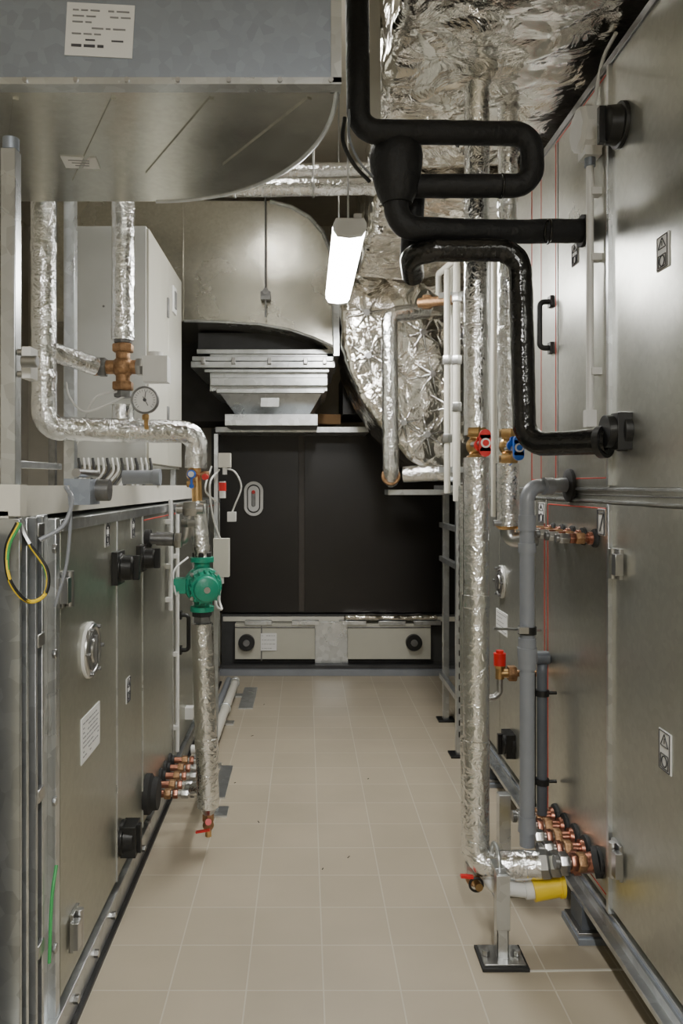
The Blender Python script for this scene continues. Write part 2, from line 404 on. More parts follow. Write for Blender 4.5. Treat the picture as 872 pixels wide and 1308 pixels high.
# white cable tray on left unit
o=B('cable_tray',bevel=.004)
o.box((-1.5,1.66,1.335),(-.605,1.70,1.402),'white_beige')
o.box((-1.5,1.66,1.33),(-.63,4.6,1.345),'white_beige'); o.box((-.636,1.70,1.345),(-.63,4.6,1.40),'white_beige')
o.box((-1.0,1.70,1.345),(-.99,4.6,1.40),'white_beige')
o.cbox(LP(105,628,.0),(.07,.10,.07),'galv_blue'); o.cyl(LP(108,626),LP(108,626)+X*.07,.03,'steel_dark'); o.cyl(LP(97,604),LP(97,604)+Y*.2,.012,'steel')
for i in range(16):
    x=-1.0+i*.021; yy=3.45
    o.cable([(x,yy,1.52),(x+.01,yy-.02,1.46),(x-.02+random.uniform(-.02,.02),yy-.05,1.40),(x-.03,yy-.09,1.37)],.006,'white' if i%3 else 'darkgrey')
o.cyl((-.78,3.35,1.435),(-.65,3.35,1.435),.03,'pvc'); o.cyl((-.65,3.35,1.435),(-.62,3.35,1.435),.036,'pvc')
o.done()
o=B('grounding_cable')
for r,mt,off in [(.0045,'black',.0),(.0045,'yellow',.008),(.004,'green_wire',.014)]:
    o.cable([W(22+off*300,668,1.62),W(8+off*200,700,1.62),W(12,740,1.62),W(35,768,1.64),W(58,758,1.66),W(60-off*100,728,1.68),W(38,695,1.70)],r,mt)
o.cable([W(38,695,1.70),W(30,680,1.70),W(24,660,1.70)],.008,'steel')
o.cable([W(50,690,1.72),W(80,672,1.75),W(92,640,1.78),W(84,622,1.8)],.005,'pvc')
o.cable([W(70,775,1.78),W(85,720,1.78),W(90,660,1.78),W(88,625,1.8)],.004,'pvc')
o.cable([W(72,1105,1.85),W(66,1150,1.82),W(63,1230,1.8)],.004,'green_wire')
o.done()
# control cabinet
o=B('control_cabinet',bevel=.004)
o.box((-1.06,3.5,1.49),(-.712,4.43,2.56),'cabinet'); o.box((-.715,3.505,1.50),(-.70,4.0,2.55),'cabinet_side'); o.box((-.715,4.006,1.50),(-.70,4.425,2.55),'cabinet_side')
for zz in (1.75,2.3): o.cbox((-.697,3.97,zz),(.012,.03,.10),'steel_dark')
o.cbox((-.695,4.15,2.38),(.01,.10,.14),'paper'); o.cbox((-.69,4.15,2.38),(.012,.05,.09),'steel_dark')
for x in (-1.04,-.74):
    for yy in (3.53,4.38): o.box((x-.015,yy-.015,1.345),(x+.015,yy+.015,1.49),'galv')
o.box((-1.13,3.44,1.345),(-1.10,3.47,2.75),'steel_dark')
o.cyl((-.90,3.495,2.2),(-.90,3.49,2.2),.006,'steel_dark',n=8)
o.done()
# ---------------- LEFT insulated piping
o=B('insulated_heating_pipe')
o.tube([W(55,-180,2.75),W(56,547,2.75),W(252,552,3.0),W(250,598,3.0)],.043,'foil',fil=.06,n=28,jit=.05)
o.tube([W(66,449,2.75),W(122,468,2.87)],.034,'foil',jit=.05,n=24)
o.tube([W(158,-200,2.9),W(157,435,2.9)],.041,'foil',n=28,jit=.05)
o.tube([W(157,517,2.9),W(157,556,2.9)],.04,'foil',n=24,jit=.05)
c=W(157,469,2.9)
o.sph(c,.042,'bronze',(1,.9,1)); o.cyl(c-X*.085,c+X*.06,.026,'bronze'); o.cyl(c-Z*.11,c+Z*.11,.026,'bronze')
for q in (1,-1): nut(o,c+Z*q*.07,Z,.04,.03,'bronze'); nut(o,c+Z*q*.1,Z,.034,.025,'steel_dark')
nut(o,c-X*.075,X,.038,.03,'steel_dark'); nut(o,c-X*.1,X,.034,.03,'bronze'); nut(o,c+X*.065,X,.034,.03,'steel')
o.cbox(c+X*.125+Z*-.01,(.09,.07,.095),'white'); o.cyl(c+X*.12+Z*.03,c+X*.12+Z*.055,.028,'white')
o.cable([c+X*.02-Z*.1,W(130,520,2.8),W(105,525,2.8),W(88,505,2.85),W(84,480,2.9)],.004,'white'); o.cable([W(150,500,2.88),W(120,510,2.8),W(100,560,2.9),W(92,600,3.0)],.004,'white')
c=W(247,606,3.0); o.cyl(W(250,594,3),W(252,645,3),.02,'brass'); valve(o,c,-Z,.022,'blue',-Y,.045); o.cyl(c+X*.02,c+X*.06,.012,'bronze'); o.cyl(c+X*.05-Z*.01-Y*.02,c+X*.05-Z*.01-Y*.05,.012,'red')
o.cyl(c+Y*-.05,c-Y*.07,.011,'white',n=16)
o.tube([W(252,640,3),W(258,712,3)],.036,'foil',n=24,jit=.05)
c=W(243,650,2.95); nut(o,c,X,.03,.05,'steel'); o.cyl(c-X*.05,c+X*.05,.02,'steel')
o.tube([LP(195,688),W(236,690,2.98),W(243,655,2.98)],.022,'steel',fil=.03)
o.tube([W(200,688,2.98),W(222,689,2.98)],.026,'steel_dark'); nut(o,W(228,690,2.98),X,.032,.03,'steel'); nut(o,W(241,668,2.98),Z,.032,.03,'steel')
o.tube([W(258,796,3),W(266,1030,3)],.042,'foil',n=28,jit=.04); 
o.cyl(W(258,778,3),W(258,797,3),.02,'steel'); nut(o,W(258,790,3),Z,.034,.03,'steel_dark')
o.cyl(W(266,1028,3),W(266,1040,3),.036,'steel',r2=.02); nut(o,W(266,1043,3),Z,.024,.03,'bronze')
o.sph(W(266,1054,3),.022,'bronze'); o.cyl(W(266,1054,3),W(266,1068,3),.012,'brass'); o.bar(W(268,1060,2.96),W(250,1063,2.96),.014,.006,'red'); o.cyl(W(266,1050,2.97),W(266,1050,2.95),.012,'red')
o.tube([W(248,1008,3.05),W(262,1008,3.0)],.025,'foil',jit=.05)
o.tube([(XL+.14,3.12,.19),(XL+.2,3.08,.20),W(262,1010,3.0)],.02,'steel',fil=.02)
o.tube([(XL+.1,3.5,.22),(XL+.20,3.5,.22),(XL+.2,3.1,.22)],.02,'white',fil=.03)
o.done()
# pump
o=B('circulation_pump')
c=W(258,746,3.0)
o.cyl(c-Z*.085,c+Z*.085,.03,'green'); o.sph(c,.062,'green',(1.1,.75,1.05),n=28)
for q in (1,-1): o.lathe(c+Z*q*.085,Z*q,[(0,.045),(.018,.045),(.02,.04)],'green'); nut(o,c+Z*q*.112,Z,.04,.022,'rubber')
ax=(-Y*.9+X*.25-Z*.05).normalized()
o.lathe(c,ax,[(0,.07),(.03,.072),(.04,.068),(.045,.056),(.10,.055),(.105,.048),(.12,.044),(.13,.02)],'green',n=32)
u,v=frame(ax)
for i in range(16):
    a=i*math.pi/8; d=u*math.cos(a)+v*math.sin(a); o.bar(c+ax*.045+d*.057,c+ax*.10+d*.057,.004,.012,'green')
for i in range(4):
    a=i*math.pi/2+.78; d=u*math.cos(a)+v*math.sin(a); o.cyl(c+ax*.03+d*.064,c+ax*.055+d*.064,.008,'steel',n=6)
o.cbox(c+X*-.075-Y*.04,(.045,.06,.055),'green'); o.cyl(c+ax*.13,c+ax*.136,.012,'steel',n=12)
o.cable([c-X*.08,W(225,760,2.9),W(222,730,3.0),W(240,712,3.1)],.004,'white')
o.done()
# gauge
o=B('pressure_gauge')
c=W(185,511,2.78)
o.lathe(c+Y*.03,-Y,[(0,.046),(.027,.049)],'black',n=40); o.ring(c-Y*.002,Y,.046,.004,'steel_dark'); o.lathe(c+Y*.003,-Y,[(0,.044),(.004,.044)],'paper',n=40)
for i in range(19):
    a=math.radians(225-i*15); d=X*math.cos(a)+Z*math.sin(a); o.bar(c-Y*.003+d*.030,c-Y*.003+d*.038,.0024,.001,'ink')
o.bar(c-Y*.005-X*.006+Z*.012,c-Y*.005+X*.012-Z*.02,.003,.002,'ink'); o.bar(c-Y*.005,c-Y*.005+X*.004+Z*.030,.004,.002,'ink'); o.cyl(c-Y*.002,c-Y*.007,.006,'ink',n=12)
o.cyl(c+Y*.015-Z*.045,c+Y*.03-Z*.10,.008,'brass'); nut(o,c+Y*.018-Z*.06,Z,.014,.018,'brass')
o.done()
# strut post with junction boxes
o=B('junction_box_post',bevel=.003)
x=W(276,0,3.35).x
o.box((x-.008,3.34,0),(x+.008,3.36,1.62),'galv'); o.box((x-.05,3.30,0),(x+.05,3.40,.008),'galv')
for px,py,w,h in [(287,588,.05,.06),(283,712,.065,.16)]:
    c=W(px,py,3.3); o.cbox(c,(w,.05,h),'white_beige'); o.cyl(c-Z*h*.5,c-Z*(h*.5+.03),.01,'white',n=12)
c=W(284,624,3.3); o.cyl(c-Z*.04,c+Z*.03,.014,'white'); o.cyl(c-Z*.01,c+Z*.025,.016,'red')
o.cable([W(287,598,3.3),W(300,603,3.25),W(308,622,3.25),W(300,645,3.25),W(296,655,3.28)],.0035,'white'); o.cbox(W(296,660,3.28),(.035,.04,.04),'white')
o.cable([W(283,740,3.3),W(280,765,3.28),W(283,778,3.25),W(276,772,3.25),W(276,745,3.3)],.005,'white')
o.cable([W(270,596,3.3),W(262,625,3.2),W(275,640,3.3)],.004,'white'); o.cable([W(280,600,3.3),W(268,618,3.2),W(272,660,3.25),W(282,690,3.3)],.004,'white')
o.done()

# ---------------- top-left galvanised duct
o=B('ventilation_duct_elbow',bevel=.0)
hb=2.35; pts=[(-1.9,1.88),(.075,1.88)]
cx,cy,rx,ry=-.5,1.90,.575,.72
for i in range(0,25):
    a=math.pi/2*i/24; pts.append((cx+rx*math.cos(a),cy+ry*math.sin(a)))
pts.append((-1.9,cy+ry))
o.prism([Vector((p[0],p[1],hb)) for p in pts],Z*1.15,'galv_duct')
o.box((-1.9,1.855,hb+.005),(.078,1.879,3.5),'galv_blue'); o.box((-1.9,1.845,hb-.004),(.085,1.885,hb+.012),'galv')
o.box((.06,1.845,hb),(.085,1.90,3.5),'galv')
for q in range(5):
    x0=-.95+q*.24; o.bar((x0,1.92,hb-.002),(x0-.25,2.50-abs(q-1)*.06,hb-.002),.012,.004,'galv_duct')
for i in range(9): o.cyl((-.9+i*.12,1.845,hb+.004),(-.9+i*.12,1.838,hb+.004),.006,'steel',n=8)
lip=[Vector((p[0],p[1],hb)) for p in pts[1:-1]]
o.tube(lip,.006,'galv',fil=.001,n=8)
R5=Matrix.Rotation(math.radians(3),3,'Y')
c=W(127,38,1.85)
o.cbox((c.x,1.853,c.z),(.16,.003,.125),'paper',R5)
random.seed(3)
for row in range(7):
    yy=.045-row*.014; x=-.065
    while x<.055:
        l=random.uniform(.008,.03)
        if random.random()<.75 and not(row<3 and -.02<x<.0): o.cbox(Vector((c.x,1.8505,c.z))+R5@Vector((x+l/2,0,yy)),(l,.002,.003 if row!=6 else .006),'greyink' if row<5 else 'ink',R5)
        x+=l+.006
o.cbox((-.66,2.30,hb-.002),(.10,.08,.003),'paper',Matrix.Rotation(.1,3,'Z'))
for i in range(3): o.cbox((-.66,2.28+i*.018,hb-.004),(.06-.01*i,.003,.002),'greyink',Matrix.Rotation(.1,3,'Z'))
o.done()
# ---------------- back duct elbow
o=B('galvanized_air_duct')
z=4.8
out=[(60,255),(345,257),(372,264),(395,277),(412,296),(421,318),(425,345),(427,443),(400,431),(370,421),(330,414),(280,411),(235,410),(60,410)]
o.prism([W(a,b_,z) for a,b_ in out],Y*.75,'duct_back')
rim=[W(a,b_,z-.005) for a,b_ in out]; o.tube(rim[1:8],.012,'galv',fil=.01,n=8); o.tube(rim[7:13],.008,'galv',fil=.01,n=8)
for px in (233,340): o.bar(W(px,258,z-.006),W(px,411,z-.006),.014,.008,'duct_back')
o.box((W(426,0,z).x,z-.02,W(0,455,z).z),(W(433,0,z).x,z+.77,W(0,300,z).z),'galv')
o.cyl(W(339,300,z-.06),W(339,405,z-.06),.006,'steel_dark'); o.cbox(W(339,378,z-.05),(.06,.04,.05),'steel_dark'); o.cyl(W(339,372,z-.09),W(339,372,z-.03),.02,'steel_dark',n=6)
o.cyl(W(339,300,z-.06),Vector((W(339,300,z).x,z-.06,RH)),.005,'steel_dark')
o.done()
o=B('duct_transition_hood',bevel=.003)
z=5.0
def fr(o,x0,x1,y0,y1,z0,X0,X1,Y0,Y1,z1,mat):
    vs=[(x0,y0,z0),(x1,y0,z0),(x1,y1,z0),(x0,y1,z0),(X0,Y0,z1),(X1,Y0,z1),(X1,Y1,z1),(X0,Y1,z1)]
    o.add(vs,[(0,3,2,1),(4,5,6,7),(0,1,5,4),(1,2,6,5),(2,3,7,6),(3,0,4,7)],mat,False)
def xx(px): return (px-VX)*z/F
def hh(py): return H-(py-VY)*z/F
o.box((xx(250),z+.1,hh(448)),(xx(425),z+.7,hh(421)),'darkgrey')
for py,x0,x1,t,e in [(450,252,426,3,.0),(460,247,427,3,.03),(468,246,427,4,.05),(475,262,420,2,.02),(489,270,418,5,.03),(500,277,414,3,.01)]:
    o.box((xx(x0),z-.03-e,hh(py+t)),(xx(x1),z+.7,hh(py-t)),'galv')
o.box((xx(268),z-.01,hh(500)),(xx(418),z+.68,hh(448)),'galv')
fr(o,xx(300),xx(394),z+.12,z+.6,hh(530),xx(279),xx(413),z-.02,z+.68,hh(500),'galv')
o.box((xx(286),z+.04,hh(543)),(xx(406),z+.65,hh(528)),'galv')
for px in (262,300,345,390,414): o.cbox((xx(px),z-.09,hh(464)),(.025,.03,.04),'steel')
o.cbox((xx(345),z-.05,hh(515)),(.12,.01,.06),'galv')
o.done()
# ---------------- foil pipes under ceiling
o=B('insulated_ceiling_pipe')
o.tube([W(-60,246,3.4),W(483,238,3.4),W(600,232,3.35)],.036,'foil',n=24,jit=.05)
o.tube([W(-60,226,3.9),W(600,214,3.9)],.036,'foil',n=24,jit=.05)
for px in (300,400): o.cyl(W(px,238,3.4),Vector((W(px,238,3.4).x,3.4,RH)),.005,'steel'); o.ring(W(px,240,3.4),X,.038,.005,'steel')
o.done()
# ---------------- foil ducts
def foilbox(name,a,b_,st=.03,mat='foil_duct',bev=.03,poly=None,ext=None,tex=.12):
    o=B(name)
    if poly: o.prism(poly,ext,mat)
    else: o.box(a,b_,mat)
    ob=o.done()
    for p in ob.data.polygons: p.use_smooth=True
    ob.data.attributes.remove(ob.data.attributes['sharp_edge']) if 'sharp_edge' in ob.data.attributes else None
    md=ob.modifiers.new('bev','BEVEL'); md.width=bev; md.segments=3; md.limit_method='ANGLE'
    md=ob.modifiers.new('rm','REMESH'); md.mode='VOXEL'; md.voxel_size=.018; md.use_smooth_shade=True
    t=bpy.data.textures.new(name+'_t','CLOUDS'); t.noise_scale=tex; t.noise_depth=2
    md=ob.modifiers.new('d','DISPLACE'); md.texture=t; md.strength=st; md.texture_coords='GLOBAL'; md.mid_level=.5
    return ob
foilbox('foil_wrapped_duct',(.25,1.3,2.685),(1.25,3.18,3.3),st=.07,tex=.25)
foilbox('foil_wrapped_duct',(.30,3.25,2.60),(.95,4.55,3.1),st=.05,tex=.2)
z=4.65
poly=[W(433,345,z),W(437,440,z),W(446,475,z),W(462,510,z),W(487,548,z),W(520,586,z),W(548,604,z),W(590,620,z),W(640,622,z),W(640,345,z)]
fq=foilbox('foil_wrapped_duct',None,None,poly=poly,ext=Y*.7,st=.04,tex=.3)
o=B('insulation_pins')
for px,py in [(468,400),(540,425),(552,478),(545,555),(500,470),(575,520),(515,540),(470,455),(590,430)]:
    c=W(px,py,4.63); o.cyl(c-Y*.03,c+Y*.03,.018,'steel',n=14)
    for k in range(8):
        a=k*math.pi/4+.2; d=X*math.cos(a)+Z*math.sin(a); o.cyl(c-Y*.015+d*.015,c+Y*.008+d*.13,.008,'foil',n=5,r2=.001)
o.done()
o=B('insulated_branch_pipe')
o.tube([W(545,397,4.4),W(497,402,4.3),W(499,612,4.3),W(499,612,4.6)],.045,'foil',fil=.06,n=24,jit=.05)
o.tube([W(515,606,4.4),W(560,604,4.35),W(590,606,4.3)],.045,'foil',jit=.06)
o.cyl(W(535,387,4.2),W(578,383,4.1),.026,'bronze'); nut(o,W(545,386,4.2),X,.04,.05,'bronze'); nut(o,W(568,384,4.15),X,.036,.03,'steel_dark')
o.ring(W(499,608,4.3),Y,.045,.008,'bronze'); 
o.done()
o=B('white_riser_pipes')
for px,z,y0,y1,r in [(571,4.0,345,630,.016),(583,3.9,340,640,.018),(631,3.3,330,660,.013),(577,4.3,330,610,.014)]:
    a=W(px,y0,z); bb=W(px,y1,z); o.cyl(a,bb,r,'white_beige')
o.tube([W(583,342,3.9),W(583,330,3.9),W(560,350,4.2),W(560,375,4.3)],.016,'white_beige',fil=.03)
for px,py,z in [(571,460,4.0),(583,460,3.9),(571,560,4),(583,380,3.9),(583,520,3.9)]: nut(o,W(px,py,z),Z,.026,.045,'steel')
o.bar(W(560,378,4.1),W(592,376,4.1),.02,.03,'galv'); o.bar(W(560,600,4.1),W(592,600,4.1),.02,.03,'galv')
o.done()
o=B('pipe_support_rack',bevel=.002)
for px,z in [(569,4.67),(586,4.06)]:
    x=(px-VX)*z/F; o.box((x-.018,z-.018,0),(x+.018,z+.018,1.40),'galv'); o.box((x-.05,z-.05,0),(x+.05,z+.05,.01),'black')
    o.box((x+.20,z+.2,0),(x+.235,z+.236,1.40),'galv')
for zz in (.25,.95,1.15,1.36): o.box((.80,4.04,zz),(.83,4.69,zz+.03),'galv'); 
o.box((W(492,0,4.65).x,4.5,1.345),(1.05,4.7,1.375),'galv'); o.box((.77,4.13,1.375),(1.05,4.7,1.40),'galv')
for zz in range(20):
    o.box((.79,4.035,.1+zz*.06),(.80,4.04,.13+zz*.06),'black')
o.done()

# ---------------- right AHU
o=B('air_handling_unit',bevel=.002)
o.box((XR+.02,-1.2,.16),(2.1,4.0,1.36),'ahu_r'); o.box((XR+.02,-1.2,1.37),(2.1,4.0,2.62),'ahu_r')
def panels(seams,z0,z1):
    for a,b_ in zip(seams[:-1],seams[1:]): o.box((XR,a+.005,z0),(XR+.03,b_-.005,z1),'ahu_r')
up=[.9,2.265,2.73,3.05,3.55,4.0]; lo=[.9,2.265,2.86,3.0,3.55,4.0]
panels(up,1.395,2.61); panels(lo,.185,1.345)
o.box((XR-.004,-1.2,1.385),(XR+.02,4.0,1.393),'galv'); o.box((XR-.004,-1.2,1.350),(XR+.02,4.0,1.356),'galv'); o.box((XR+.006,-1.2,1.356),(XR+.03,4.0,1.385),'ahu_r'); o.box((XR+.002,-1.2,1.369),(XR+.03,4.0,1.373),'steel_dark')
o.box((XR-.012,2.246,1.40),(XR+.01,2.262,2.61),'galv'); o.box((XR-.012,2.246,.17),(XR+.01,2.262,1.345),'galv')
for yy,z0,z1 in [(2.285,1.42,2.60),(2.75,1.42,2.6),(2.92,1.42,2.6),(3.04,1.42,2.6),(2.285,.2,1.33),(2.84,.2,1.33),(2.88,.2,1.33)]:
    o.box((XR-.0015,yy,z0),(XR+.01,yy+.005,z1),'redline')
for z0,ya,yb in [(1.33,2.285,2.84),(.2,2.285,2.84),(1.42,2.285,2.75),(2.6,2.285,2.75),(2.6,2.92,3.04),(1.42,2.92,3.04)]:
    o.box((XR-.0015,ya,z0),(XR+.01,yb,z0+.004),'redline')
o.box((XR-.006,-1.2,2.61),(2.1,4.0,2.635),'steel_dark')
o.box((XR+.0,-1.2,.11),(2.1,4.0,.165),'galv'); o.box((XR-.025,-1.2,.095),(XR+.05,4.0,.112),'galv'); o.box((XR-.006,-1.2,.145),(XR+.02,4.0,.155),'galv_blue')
for yy in (1.2,2.46,3.7):
    o.box((XR-.03,yy-.05,.03),(XR+.08,yy+.05,.10),'pvc_dark'); o.box((XR-.05,yy-.08,0),(XR+.12,yy+.08,.02),'galv_blue'); o.box((XR-.045,yy-.07,.02),(XR+.1,yy+.07,.032),'steel')
hinge(o,RP(790,720),-X,.085); hinge(o,RP(790,1098),-X,.1)
warn_sticker(o,RP(847,322),.065,.085,'R'); warn_sticker(o,RP(850,960),.065,.10,'R'); warn_sticker(o,RP(735,325),.06,.07,'R')
warn_sticker(o,RP(692,655),.08,.075,'R')
sticker(o,RP(769,667),.06,.08,'R',0)
c=RP(769,667,.005)
for u0,v0,u1,v1 in [(.02,.027,-.02,.027),(-.02,.027,.008,-.028),(.026,.036,-.026,.036),(.026,-.036,-.026,-.036),(.026,.036,.026,-.036),(-.026,.036,-.026,-.036)]:
    o.bar(c+Y*u0+Z*v0,c+Y*u1+Z*v1,.0035,.003,'ink')
knob(o,RP(794,160),-X,.06)
o.lathe(RP(799,551),-X,[(0,.055),(.02,.055),(.025,.045),(.06,.045)],'black',n=26); o.cbox(RP(803,551,.02),(.04,.05,.10),'black')
dhandle(o,RP(705,415),.165,-X); 
porthole(o,RP(641,743),-X,.07); sticker(o,RP(641,795),.2,.10,'R',5)
knob(o,RP(655,950),-X,.05); o.cbox(RP(655,950,.02),(.04,.09,.1),'black')
o.lathe(RP(746,295),-X,[(0,.05),(.012,.05)],'rubber'); o.lathe(RP(729,620),-X,[(0,.055),(.012,.055),(.02,.035)],'rubber')
for i in range(5): stub(o,Vector((XR,2.345+i*.10,.272-i*.008)),-X,.15 if i else .13,.018,'copper')
for i in range(5): stub(o,Vector((XR,2.37+i*.10,1.24)),-X,.12,.012,'copper')
o.done()
o=B('isolator_switch_box',bevel=.003)
c=RP(766,166,.0); o.lathe(c,-X,[(0,.07),(.06,.07),(.072,.058)],'white',n=8); o.cbox(c-X*.03-Z*.06,(.05,.06,.05),'white'); o.cyl(c-X*.03-Z*.08,c-X*.03-Z*.11,.016,'galv_blue')
o.cyl(c-X*.03-Z*.1,Vector((c.x-.03,c.y,1.59)),.011,'white'); 
for k in (.22,.45,.85): o.cbox(Vector((c.x-.015,c.y,c.z-.85*k)),(.03,.035,.02),'white')
o.cable([c+Z*.05-X*.02,c+Z*.12-X*.01,c+Z*.2+Y*-.03+X*.0,c+Z*.22-Y*.12-X*.0],.006,'white')
o.cbox(Vector((c.x-.03,c.y,1.60)),(.03,.03,.05),'white')
o.done()

# ---------------- black insulated pipes
o=B('black_insulated_pipe')
o.tube([W(455,-120,2.30),W(458,168,2.30),W(678,171,2.36),W(681,237,2.36),W(512,238,2.38)],.035,'black_ins',fil=.055,n=24,jit=.05)
o.lathe(W(505,180,2.36),W(507,262,2.36)-W(505,180,2.36),[(0,.03),(.006,.062),(.02,.076),(.05,.081),(.08,.078),(.12,.07),(.16,.06),(.19,.045)],'black_ins',n=28)
o.tube([W(503,225,2.36),W(508,291,2.36),W(600,296,2.40),W(747,295,Rz(747))],.037,'black_ins',fil=.06,n=24,jit=.06)
o.tube([W(530,225,2.45),W(524,330,2.48)],.034,'black_ins',n=20,jit=.05)
for px in (480,585,640,700): o.ring(W(px,172 if px<600 else (238 if px==640 else 296),2.36),X,.034,.004,'black_gloss')
o.tube([W(528,352,2.5),W(524,325,2.38),W(560,319,2.36),W(664,320,2.36),W(670,568,2.34),W(776,564,2.17)],.035,'black_gloss',fil=.07,n=24,jit=.06)
o.cyl(W(766,565,2.19),W(774,564,2.175),.046,'black')
o.cable([W(440,150,2.28),W(438,180,2.28),W(452,210,2.30),W(472,232,2.34)],.006,'black'); o.cable([W(446,140,2.28),W(446,175,2.28),W(458,205,2.30),W(476,226,2.34)],.004,'pvc')
o.done()
o=B('ceiling_strut',bevel=.002)
cch(o,.205,.245,2.55,2.59,2.55,RH,'white_beige'); 
o.done()
# ---------------- right insulated riser
o=B('insulated_riser_pipe')
o.tube([W(609,60,2.52),W(608,556,2.52)],.040,'foil',n=28,jit=.03)
o.tube([W(608,585,2.5),W(608,1085,2.46),W(615,1104,2.44),W(690,1105,2.40)],.041,'foil',fil=.085,n=28,jit=.035)
o.tube([W(594,620,2.62),W(597,1090,2.6)],.022,'foil',n=20,jit=.05)
o.tube([W(648,90,2.72),W(648,548,2.72)],.034,'foil',n=24,jit=.04)
o.tube([W(648,592,2.70),W(648,672,2.70)],.040,'foil',n=24,jit=.05)
o.tube([W(648,670,2.7),W(650,690,2.7),W(685,688,2.65)],.026,'steel',fil=.03); nut(o,W(668,690,2.68),X,.036,.03,'brass')
o.sph(W(648,672,2.7),.04,'brass',(1,1,.4)); o.cyl(W(630,668,2.68),W(664,668,2.68),.01,'steel')
for px,py,z,hc in [(608,570,2.5,'red'),(649,570,2.70,'blue')]:
    o.cyl(W(px,548,z),W(px,592,z),.021,'brass'); valve(o,W(px,570,z),Z,.026,hc,-Y,.02)
for px,py,z,hc in [(619,566,2.40,'red'),(662,572,2.60,'blue')]:
    c=W(px,py,z); o.cbox(c,(.034,.018,.05),hc); o.cyl(c+Z*.025-Y*.009,c+Z*.025+Y*.009,.017,hc); o.cyl(c-Z*.025-Y*.009,c-Z*.025+Y*.009,.017,hc)
    o.cyl(c,c-Y*.013,.015,'white'); o.cyl(c-Y*.013,c-Y*.015,.010,hc,n=12); o.cyl(c,c+Y*.08-X*.02,.009,'steel')
a=W(690,1104,2.40); o.cyl(a,Vector((XR,2.345,.272)),.024,'steel'); d=(Vector((XR,2.345,.272))-a)
for k,mt,r in [(.08,'steel',.042),(.25,'steel',.038),(.38,'steel',.034)]: nut(o,a+d*k,d,r,.03,mt)
o.cyl(a+d*.5,a+d,.03,'copper'); o.lathe(a+d*.55,d,[(0,.036),(.02,.036)],'copper'); o.cyl(a+d*.9,a+d,.045,'rubber')
o.cyl(W(604,1090,2.46),W(604,1112,2.46),.018,'steel'); nut(o,W(604,1108,2.46),Z,.026,.03,'steel'); o.sph(W(604,1122,2.46),.024,'bronze'); o.cyl(W(604,1122,2.46),W(612,1134,2.40),.012,'brass'); o.bar(W(604,1120,2.42),W(588,1119,2.42),.014,.008,'red'); o.ring(W(608,1130,2.42),Y,.02,.004,'black')
o.done()
o=B('pipe_stand',bevel=.001)
x=W(640,0,2.31).x
cch(o,x-.017,x+.017,2.29,2.33,.008,.262); o.box((x-.068,2.25,0),(x+.068,2.37,.01),'rubber'); o.box((x-.06,2.26,.01),(x+.06,2.36,.016),'steel'); 
for q in (-.045,.045): o.cyl((x+q,2.31,.016),(x+q,2.31,.03),.012,'steel',n=6)
o.box((x-.02,2.285,.10),(x+.02,2.29,.26),'galv'); o.ring((x,2.38,.262),X,.047,.006,'galv')
o.cbox((x,2.34,.255),(.03,.10,.012),'galv')
x2=W(643,0,2.72).x; o.box((x2-.02,2.70,0),(x2+.02,2.74,.33),'galv'); o.box((x2-.05,2.66,0),(x2+.05,2.78,.01),'galv')
o.done()
o=B('condensate_drain_siphon')
o.tube([W(622,1118,2.45),W(632,1133,2.42),W(672,1137,2.42)],.022,'white',fil=.03); 
o.cyl(W(670,1137,2.42),W(684,1136,2.42),.027,'white')
o.cyl(W(680,1136,2.42),W(716,1131,2.42),.036,'yellow',r2=.032); o.cyl(W(700,1125,2.42),W(700,1112,2.5),.02,'yellow'); o.lathe(W(714,1131,2.42),X,[(0,.037),(.012,.037)],'yellow')
o.done()
o=B('grey_drain_pipe')
z=2.5
o.tube([W(673,1080,z),W(673,622,z),RP(729,619)],.0235,'pvc',fil=.05,n=24)
for px,py,l in [(673,668,.05),(673,835,.10),(673,700,.03)]: o.cyl(W(px,py,z)-Z*l/2,W(px,py,z)+Z*l/2,.028,'pvc')
o.lathe(W(673,855,z),Z,[(0,.026),(.05,.031),(.07,.031)],'pvc'); o.lathe(W(673,1062,z),Z,[(0,.029),(.05,.026)],'pvc'); o.cyl(W(694,621,z+.02),W(704,621,z+.03),.028,'pvc')
o.cyl(W(673,805,z)-Z*.012,W(673,805,z)+Z*.012,.029,'black'); o.cyl(W(630,803,2.45),W(665,804,2.5),.004,'steel'); o.cyl(W(676,805,z),RP(690,805),.005,'steel'); o.cbox(W(668,805,2.47),(.03,.02,.02),'steel')
z=2.72
o.tube([RP(700,842),W(692,842,z),W(692,1040,z)],.018,'pvc_dark',fil=.04,n=20)
o.cyl(W(684,840,z),W(700,840,z),.023,'pvc_dark')
for py in (885,998): o.cyl(W(692,py,z)-Z*.01,W(692,py,z)+Z*.01,.024,'black'); o.cyl(W(692,py,z),W(692,py,z)+X*.05,.006,'black')
o.cable([W(682,860,z),W(682,1030,z)],.006,'black')
o.done()
o=B('safety_valve')
c=W(638,860,2.9)
o.cyl(c-Z*.02,c+Z*.03,.016,'brass'); o.cyl(c+Z*.03,c+Z*.075,.022,'red'); nut(o,c+Z*.03,Z,.022,.02,'brass'); o.cyl(c+Z*.075,c+Z*.085,.014,'red'); o.cyl(c,c+X*.045,.016,'brass'); nut(o,c+X*.045,X,.03,.03,'bronze')
o.tube([c-Z*.02,c-Z*.07,c-Z*.09-X*.02,c-Z*.09-X*.04],.012,'steel',fil=.02)
o.cyl(c+X*.05,Vector((XR,c.y,c.z)),.012,'bronze')
o.done()

